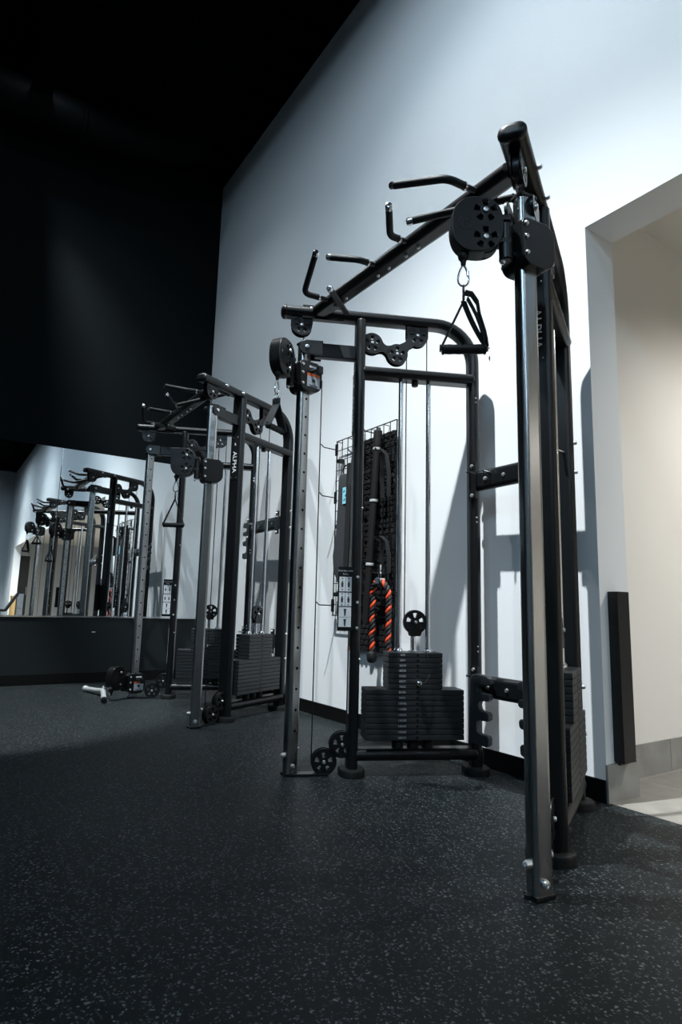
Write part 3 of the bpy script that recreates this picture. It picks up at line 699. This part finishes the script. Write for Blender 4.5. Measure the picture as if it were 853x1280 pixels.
for x in (GX0 + .02, GX1 - .02):
    for z in (GZ0 + .15, (GZ0 + GZ1) / 2, GZ1 - .15): M(R).use(BLK).box((x, (GY + YW) / 2 - .002, z), (.03, YW - GY - .005, .03), .003).build('wall_bracket', root, BLK)
for x, z in ((GX0 + .01, 1.965), (GX0 + .01, 1.60), (GX0 + .01, .81), (-3.40, 1.86), (-3.23, 1.97), (-3.12, 1.02), (-3.085, 1.80), (-3.075, 1.22)):
    m = M(R).use(BLK); m.box((x, GY - .010, z), (.028, .010, .09), .002)
    m.tube(fillet([(x, GY - .012, z), (x, GY - .125, z + .002), (x, GY - .150, z + .022)], .02, 5), .0042, 8); m.build('hook', root, BLK)
# woven black mat hanging behind the accessories
m = M().use(WEB)
mx0, mx1, mz0, mz1 = -3.47, -3.085, .515, 1.975
cols, rows = 15, 40
for i in range(cols):
    for j in range(rows):
        x0 = mx0 + (mx1 - mx0) * (i + .5) / cols; z0 = mz0 + (mz1 - mz0) * (j + .5) / rows
        d = .005 if (i + j) % 2 else 0
        m.box((x0, 2.472 - d, z0), ((mx1 - mx0) / cols * .9, .012, (mz1 - mz0) / rows * .86), .004)
m.box(((mx0 + mx1) / 2, 2.480, (mz0 + mz1) / 2), (mx1 - mx0, .006, mz1 - mz0), .001)
o = m.build('woven_mat', None, WEB, loc=((mx0 + mx1) / 2, 2.48, mz0)); tag(o, 'black woven rubber mat hanging behind the wire grid panel', 'mat')
# long straight bar
root = thing('lat_bar', 'long black bar with three silver rings hanging upright on the wire grid panel', 'bar attachment', (-3.27, 2.395, .60))
off = Vector(root.location); R = lambda p: Vector(p) - off
P0, P1 = Vector((-3.275, 2.400, .70)), Vector((-3.185, 2.405, 1.975))
m = M(R).use(FOAM); m.tube([P0, P1], .024, 18); m.build('shaft', root, FOAM)
for t in (.30, .63, .905):
    c = P0.lerp(P1, t); m = M(R).use(SATIN); m.lathe(c, P1 - P0, [(.025, -.009), (.0275, -.007), (.0275, .007), (.025, .009)], 20); m.build('ring', root, SATIN)
m = M(R).use(FOAM); m.lathe(P0.lerp(P1, .905), P1 - P0, [(.0265, .010), (.030, .014), (.030, .115), (.026, .125)], 18); m.build('end_grip', root, FOAM)
m = M(R).use(CHROME); m.tube(ring_pts(P1 + Vector((0, -.005, .012)), .012, (1, 0, 0), (0, 0, 1), 14), .003, 6, closed=True); m.build('eye_ring', root, CHROME)
# orange and black triceps rope
root = thing('triceps_rope', 'orange and black twisted pull-down rope hanging on the wire grid panel', 'rope', (-3.12, 2.40, .47))
off = Vector(root.location); R = lambda p: Vector(p) - off
cxr, yr = -3.118, 2.395
path = [Vector((cxr - .083 + .004 * math.sin(i * .7), yr, .505 + (.885 - .505) * i / 24)) for i in range(25)]
path += [Vector((cxr - .080 * math.cos(t), yr - .01 * math.sin(t), .885 + .085 * math.sin(t))) for t in [PI * i / 14 for i in range(1, 14)]]
path += [Vector((cxr + .083, yr, .885 - (.885 - .505) * i / 24)) for i in range(25)]
fine = []
for a_, b_ in zip(path[:-1], path[1:]): fine += [a_.lerp(b_, q / 4) for q in range(4)]
fine.append(path[-1])
for st in range(3):
    pts = []; L = 0
    for i, p_ in enumerate(fine):
        if i: L += (fine[i] - fine[i - 1]).length
        t = (fine[min(i + 1, len(fine) - 1)] - fine[max(i - 1, 0)]).normalized(); e = Vector((0, 1, 0)); f = t.cross(e).normalized()
        ph = 2 * PI * (L / .088 + st / 3); pts.append(p_ + (e * math.cos(ph) + f * math.sin(ph)) * .0098)
    mm_ = ORANGE if st == 0 else ROPEB
    m = M(R).use(mm_); m.tube(pts, .0102, 8); o = m.build('rope_strand', root, mm_)
    if st == 0: o['label'] = 'orange strand'
for sd in (-1, 1):
    m = M(R).use(RUB); m.lathe((cxr + sd * .083, yr, .515), (0, 0, -1), [(.022, -.010), (.030, 0), (.033, .022), (.031, .045), (.020, .058), (.008, .062)], 18); m.build('rubber_stop', root, RUB)
m = M(R).use(CHROME); m.box((cxr, yr - .008, .968), (.056, .044, .040), .006); m.tube(fillet([(cxr - .012, yr - .01, .985), (cxr - .004, yr - .01, 1.03), (cxr + .008, yr - .01, 1.03), (cxr + .014, yr - .01, .985)], .01, 4), .004, 8)
m.box((cxr + .004, yr - .01, 1.045), (.012, .012, .06), .003); m.build('clamp', root, CHROME)
# ankle strap with ring (upper), long grey strap with light-blue tag (left)
root = thing('ankle_strap', 'dark strap with a chrome ring hanging beside the long black bar', 'strap', (-3.40, 2.39, 1.45))
off = Vector(root.location); R = lambda p: Vector(p) - off
m = M(R).use(WEBG); strip(m, [(-3.375, 2.345, 1.845), (-3.395, 2.35, 1.78), (-3.43, 2.36, 1.69), (-3.47, 2.37, 1.60)], Vector((1, 0, .2)), .045, .003)
strip(m, [(-3.372, 2.352, 1.84), (-3.368, 2.36, 1.75), (-3.36, 2.365, 1.66), (-3.355, 2.37, 1.60), (-3.40, 2.38, 1.58)], Vector((1, 0, 0)), .03, .003)
m.build('webbing', root, WEBG)
for c, r in (((-3.368, 2.345, 1.87), .026), ((-3.33, 2.365, 1.61), .014)): M(R).use(CHROME).tube(ring_pts(c, r, (1, 0, 0), (0, 0, 1), 20), .004, 8, closed=True).build('ring', root, CHROME)
root = thing('padded_strap', 'charcoal padded strap with a light-blue tag hanging at the edge of the grid panel', 'strap', (-3.66, 2.40, 1.02))
off = Vector(root.location); R = lambda p: Vector((p[0] + .115, p[1], p[2])) - off
m = M(R).use(WEBG)
strip(m, [(-3.655, 2.395, 1.735), (-3.655, 2.385, 1.70), (-3.650, 2.38, 1.62), (-3.655, 2.38, 1.45), (-3.665, 2.375, 1.28), (-3.685, 2.37, 1.15), (-3.68, 2.375, 1.06), (-3.64, 2.38, 1.00)], Vector((1, .1, 0)), .115, .010)
m.build('pad', root, WEBG)
m = M(R).use(WEB); strip(m, [(-3.575, 2.37, 1.80), (-3.575, 2.365, 1.5), (-3.58, 2.36, 1.06)], Vector((1, .1, 0)), .05, .006); m.build('webbing', root, WEB)
m = M(R).use(BLUE_L); m.box((-3.622, 2.366, 1.575), (.062, .002, .118), .0008)
m.use(INK); sh = text_shape('tag', 'SPRI', .034)
m.raw(*[[], []]); 
for kx, kz in ((-.012, .03), (.010, .0), (-.006, -.03)): m.box((-3.622 + kx, 2.3648, 1.575 + kz), (.022, .001, .010), .0003, (Vector((.8, 0, .6)), Vector((0, 1, 0)), Vector((-.6, 0, .8))))
m.build('tag', root, BLUE_L)
m = M(R).use(BLK); m.tube(ring_pts((-3.655, 2.392, 1.765), .036, (1, 0, 0), (0, 0, 1), 16), .005, 8, closed=True); m.build('ring', root, BLK)
# small hanging cuffs at the shaded side of the panel
for x, z, h, lb in ((-3.085, 1.66, .30, 'black strap loop hanging right of the long black bar, upper of two'), (-3.075, 1.13, .22, 'black strap loop hanging above the orange rope, lower of two')):
    m = M(); pl = [(x - .035, 2.40, z - h / 2), (x - .04, 2.395, z), (x - .02, 2.385, z + h * .42), (x, 2.36, z + h / 2 + .01), (x + .02, 2.385, z + h * .42), (x + .035, 2.395, z), (x + .03, 2.40, z - h / 2)]
    strip(m.use(WEB), pl, Vector((0, 1, 0)), .03, .003); o = m.build('strap_loop', None, WEB, loc=(x, 2.39, z - h / 2)); tag(o, lb, 'strap', 'strap loops on the grid panel')

# ------------------------------------------------------------------ post guards on the jambs, wall plate
m = M().use(PLA); bx(m, (XJ, 2.566, .163), (XJ + .050, 2.655, .900), .003); bx(m, (XJ, 2.58, .150), (XJ + .02, 2.64, .166), .002)
o = m.build('corner_guard', None, PLA, loc=(XJ, 2.61, .163)); tag(o, 'black square corner guard on the jamb beside the nearer machine', 'corner guard')
m = M().use(BLK); bx(m, (XO + .03, YJ + .01, .01), (XO + .075, YJ + .33, 2.38), .004)
m.use(CHROME); m.tube([(XO + .005, YJ + .29, .95), (XO + .005, YJ + .29, 1.25)], .010, 8); m.box((XO + .018, YJ + .29, .97), (.03, .012, .012), .002); m.box((XO + .018, YJ + .29, 1.23), (.03, .012, .012), .002)
struct('door_1', m, BLK)
m = M().use(WHITE); m.box((XF + .004, 1.43, .492), (.006, .034, .010), .002)
o = m.build('wall_label', None, WHITE, loc=(XF + .004, 1.43, .492)); tag(o, 'tiny white label on the black wall below the mirror', 'label')

# ------------------------------------------------------------------ things only the mirror shows
m0 = thing('storage_cabinet', 'grey storage cabinet reflected at the left end of the mirror', 'cabinet', (9.0, 2.475, 0))
m = M().use(CAB); m.box((0, 0, .48), (.45, .19, .96), .006); m.build('body', m0, CAB)
for z in (.26, .72):
    m = M().use(CAB); m.box((-.230, 0, z), (.015, .175, .42), .004); d = m.build('door', m0, CAB)
    m = M().use(CHROME); m.tube([(-.25, .06, z - .06), (-.25, .06, z + .06)], .006, 8); m.build('handle', d, CHROME)
m = M().use(WOOD)
for a in ((0, 0, .012), (0, 0, .888)): m.box(a, (.5, .11, .024), .002)
for sx in (-.238, .238): m.box((sx, 0, .45), (.024, .11, .86), .002)
m.box((0, .043, .45), (.46, .024, .86), .002)
o = m.build('plyo_box', None, WOOD); o.location = (8.9, 2.29, 0); tag(o, 'pale plywood box standing beside the grey cabinet, seen in the mirror', 'box')
b0 = thing('weight_bench', 'black weight bench with raised backrest at the left edge of the mirror', 'bench', (7.7, 1.80, 0))
m = M().use(FOAM); m.box((0, 0, .46), (.9, .30, .07), .02); m.build('seat', b0, FOAM)
m = M().use(FOAM); m.box((-.0, .33, .70), (.30, .07, .62), .02, (Vector((1, 0, 0)), Vector((0, .86, -.5)), Vector((0, .5, .86)))); m.build('backrest', b0, FOAM)
for sx in (-.38, .38):
    m = M().use(BLK); m.box((sx, 0, .21), (.06, .06, .42), .005); m.box((sx, 0, .025), (.07, .5, .05), .005); m.build('leg', b0, BLK)

# ------------------------------------------------------------------ light
def spot(name, loc, tgt, watts, cone, blend, rad, col):
    l = bpy.data.lights.new(name, 'SPOT'); l.energy = watts; l.spot_size = math.radians(cone); l.spot_blend = blend; l.shadow_soft_size = rad; l.color = col
    o = bpy.data.objects.new(name, l); COL.objects.link(o); o.location = loc
    o.rotation_euler = (Vector(tgt) - Vector(loc)).to_track_quat('-Z', 'Y').to_euler(); return o
def area(name, loc, tgt, watts, sx, sy, col):
    l = bpy.data.lights.new(name, 'AREA'); l.energy = watts; l.shape = 'RECTANGLE'; l.size = sx; l.size_y = sy; l.color = col
    o = bpy.data.objects.new(name, l); COL.objects.link(o); o.location = loc
    o.rotation_euler = (Vector(tgt) - Vector(loc)).to_track_quat('-Z', 'Y').to_euler(); return o
COOL = (.95, .99, 1.0)
def track_light(loc, lean, k, kt, col):
    # one ceiling fixture: a tight beam, its softer halo and the wide spill
    x, y, z = loc; tgt = (x, y + lean, z - 1)
    o = spot('track_beam', loc, tgt, 1714 * k, 64, 1.0, .06, col); o.scale = (1.8, 1, 1)      # wall-wash optics: wider than high
    spot('track_halo', loc, tgt, 345 * k, 112, 1.0, .06, (.88, .96, 1.0))
    spot('track_spill', loc, (x, y, z - 1), kt, 178, .6, .06, (.70, .86, 1.0))
track_light((-2.05, .41, 5.75), .176, .99, 145, COOL)
track_light((-5.3, .41, 5.75), .12, .34, 15, COOL)
track_light((5.2, .41, 5.75), .176, 1.2, 140, COOL)
track_light((10.2, .41, 5.75), .176, 1.3, 150, COOL)
area('room_fill', (1.5, -3.5, 5.3), (.5, -2.5, 0), 60, 3.0, 1.2, (.50, .76, 1.0))  # added bluish fill areas for the room's ambient light, unseen
area('room_fill', (7.0, -3.5, 5.3), (6.0, -2.5, 0), 55, 3.0, 1.2, (.65, .84, 1.0))
spot('mirror_bounce_beam', (-5.3, .1, 5.75), (-5.3, .3, 0), 800, 33, .35, .05, COOL)  # added spot standing in for light the mirror throws onto the floor
spot('hall_lamp', (-.5, 4.3, 3.05), (-1.3, 4.0, 0), 135, 120, 1.0, .08, (1.0, .955, .89))
spot('hall_lamp', (4.5, 4.6, 3.05), (4.5, 4.6, 0), 132, 165, 1.0, .06, (1.0, .95, .88))
spot('hall_lamp', (7.2, 4.4, 3.05), (7.2, 4.4, 0), 242, 165, 1.0, .06, (1.0, .96, .90))
spot('hall_lamp', (10.0, 4.2, 3.05), (10.0, 4.2, 0), 242, 165, 1.0, .06, (1.0, .95, .88))
w = bpy.data.worlds.new('world'); scene.world = w; w.use_nodes = True
w.node_tree.nodes['Background'].inputs[0].default_value = (.40, .58, .85, 1); w.node_tree.nodes['Background'].inputs[1].default_value = .01

# ------------------------------------------------------------------ camera
f, yaw, pitch, roll = 765.5858, .58759, .15397, .02512
fw = Vector((-math.cos(yaw), math.sin(yaw), 0)); rt = Vector((math.sin(yaw), math.cos(yaw), 0)); up = Vector((0, 0, 1))
F = fw * math.cos(pitch) + up * math.sin(pitch); U = up * math.cos(pitch) - fw * math.sin(pitch)
R2 = rt * math.cos(roll) + U * math.sin(roll); U2 = U * math.cos(roll) - rt * math.sin(roll)
cam = bpy.data.cameras.new('camera'); co = bpy.data.objects.new('camera', cam); COL.objects.link(co)
co.matrix_world = Matrix(((R2.x, U2.x, -F.x, 0), (R2.y, U2.y, -F.y, 0), (R2.z, U2.z, -F.z, .8), (0, 0, 0, 1)))
cam.sensor_fit = 'VERTICAL'; cam.sensor_height = 36; cam.lens = f / 1280 * 36; cam.clip_start = .02; cam.clip_end = 100
scene.camera = co
vs = scene.view_settings; vs.view_transform = 'Standard'; vs.look = 'None'; vs.exposure = 1.22; vs.gamma = 1; vs.use_curve_mapping = False
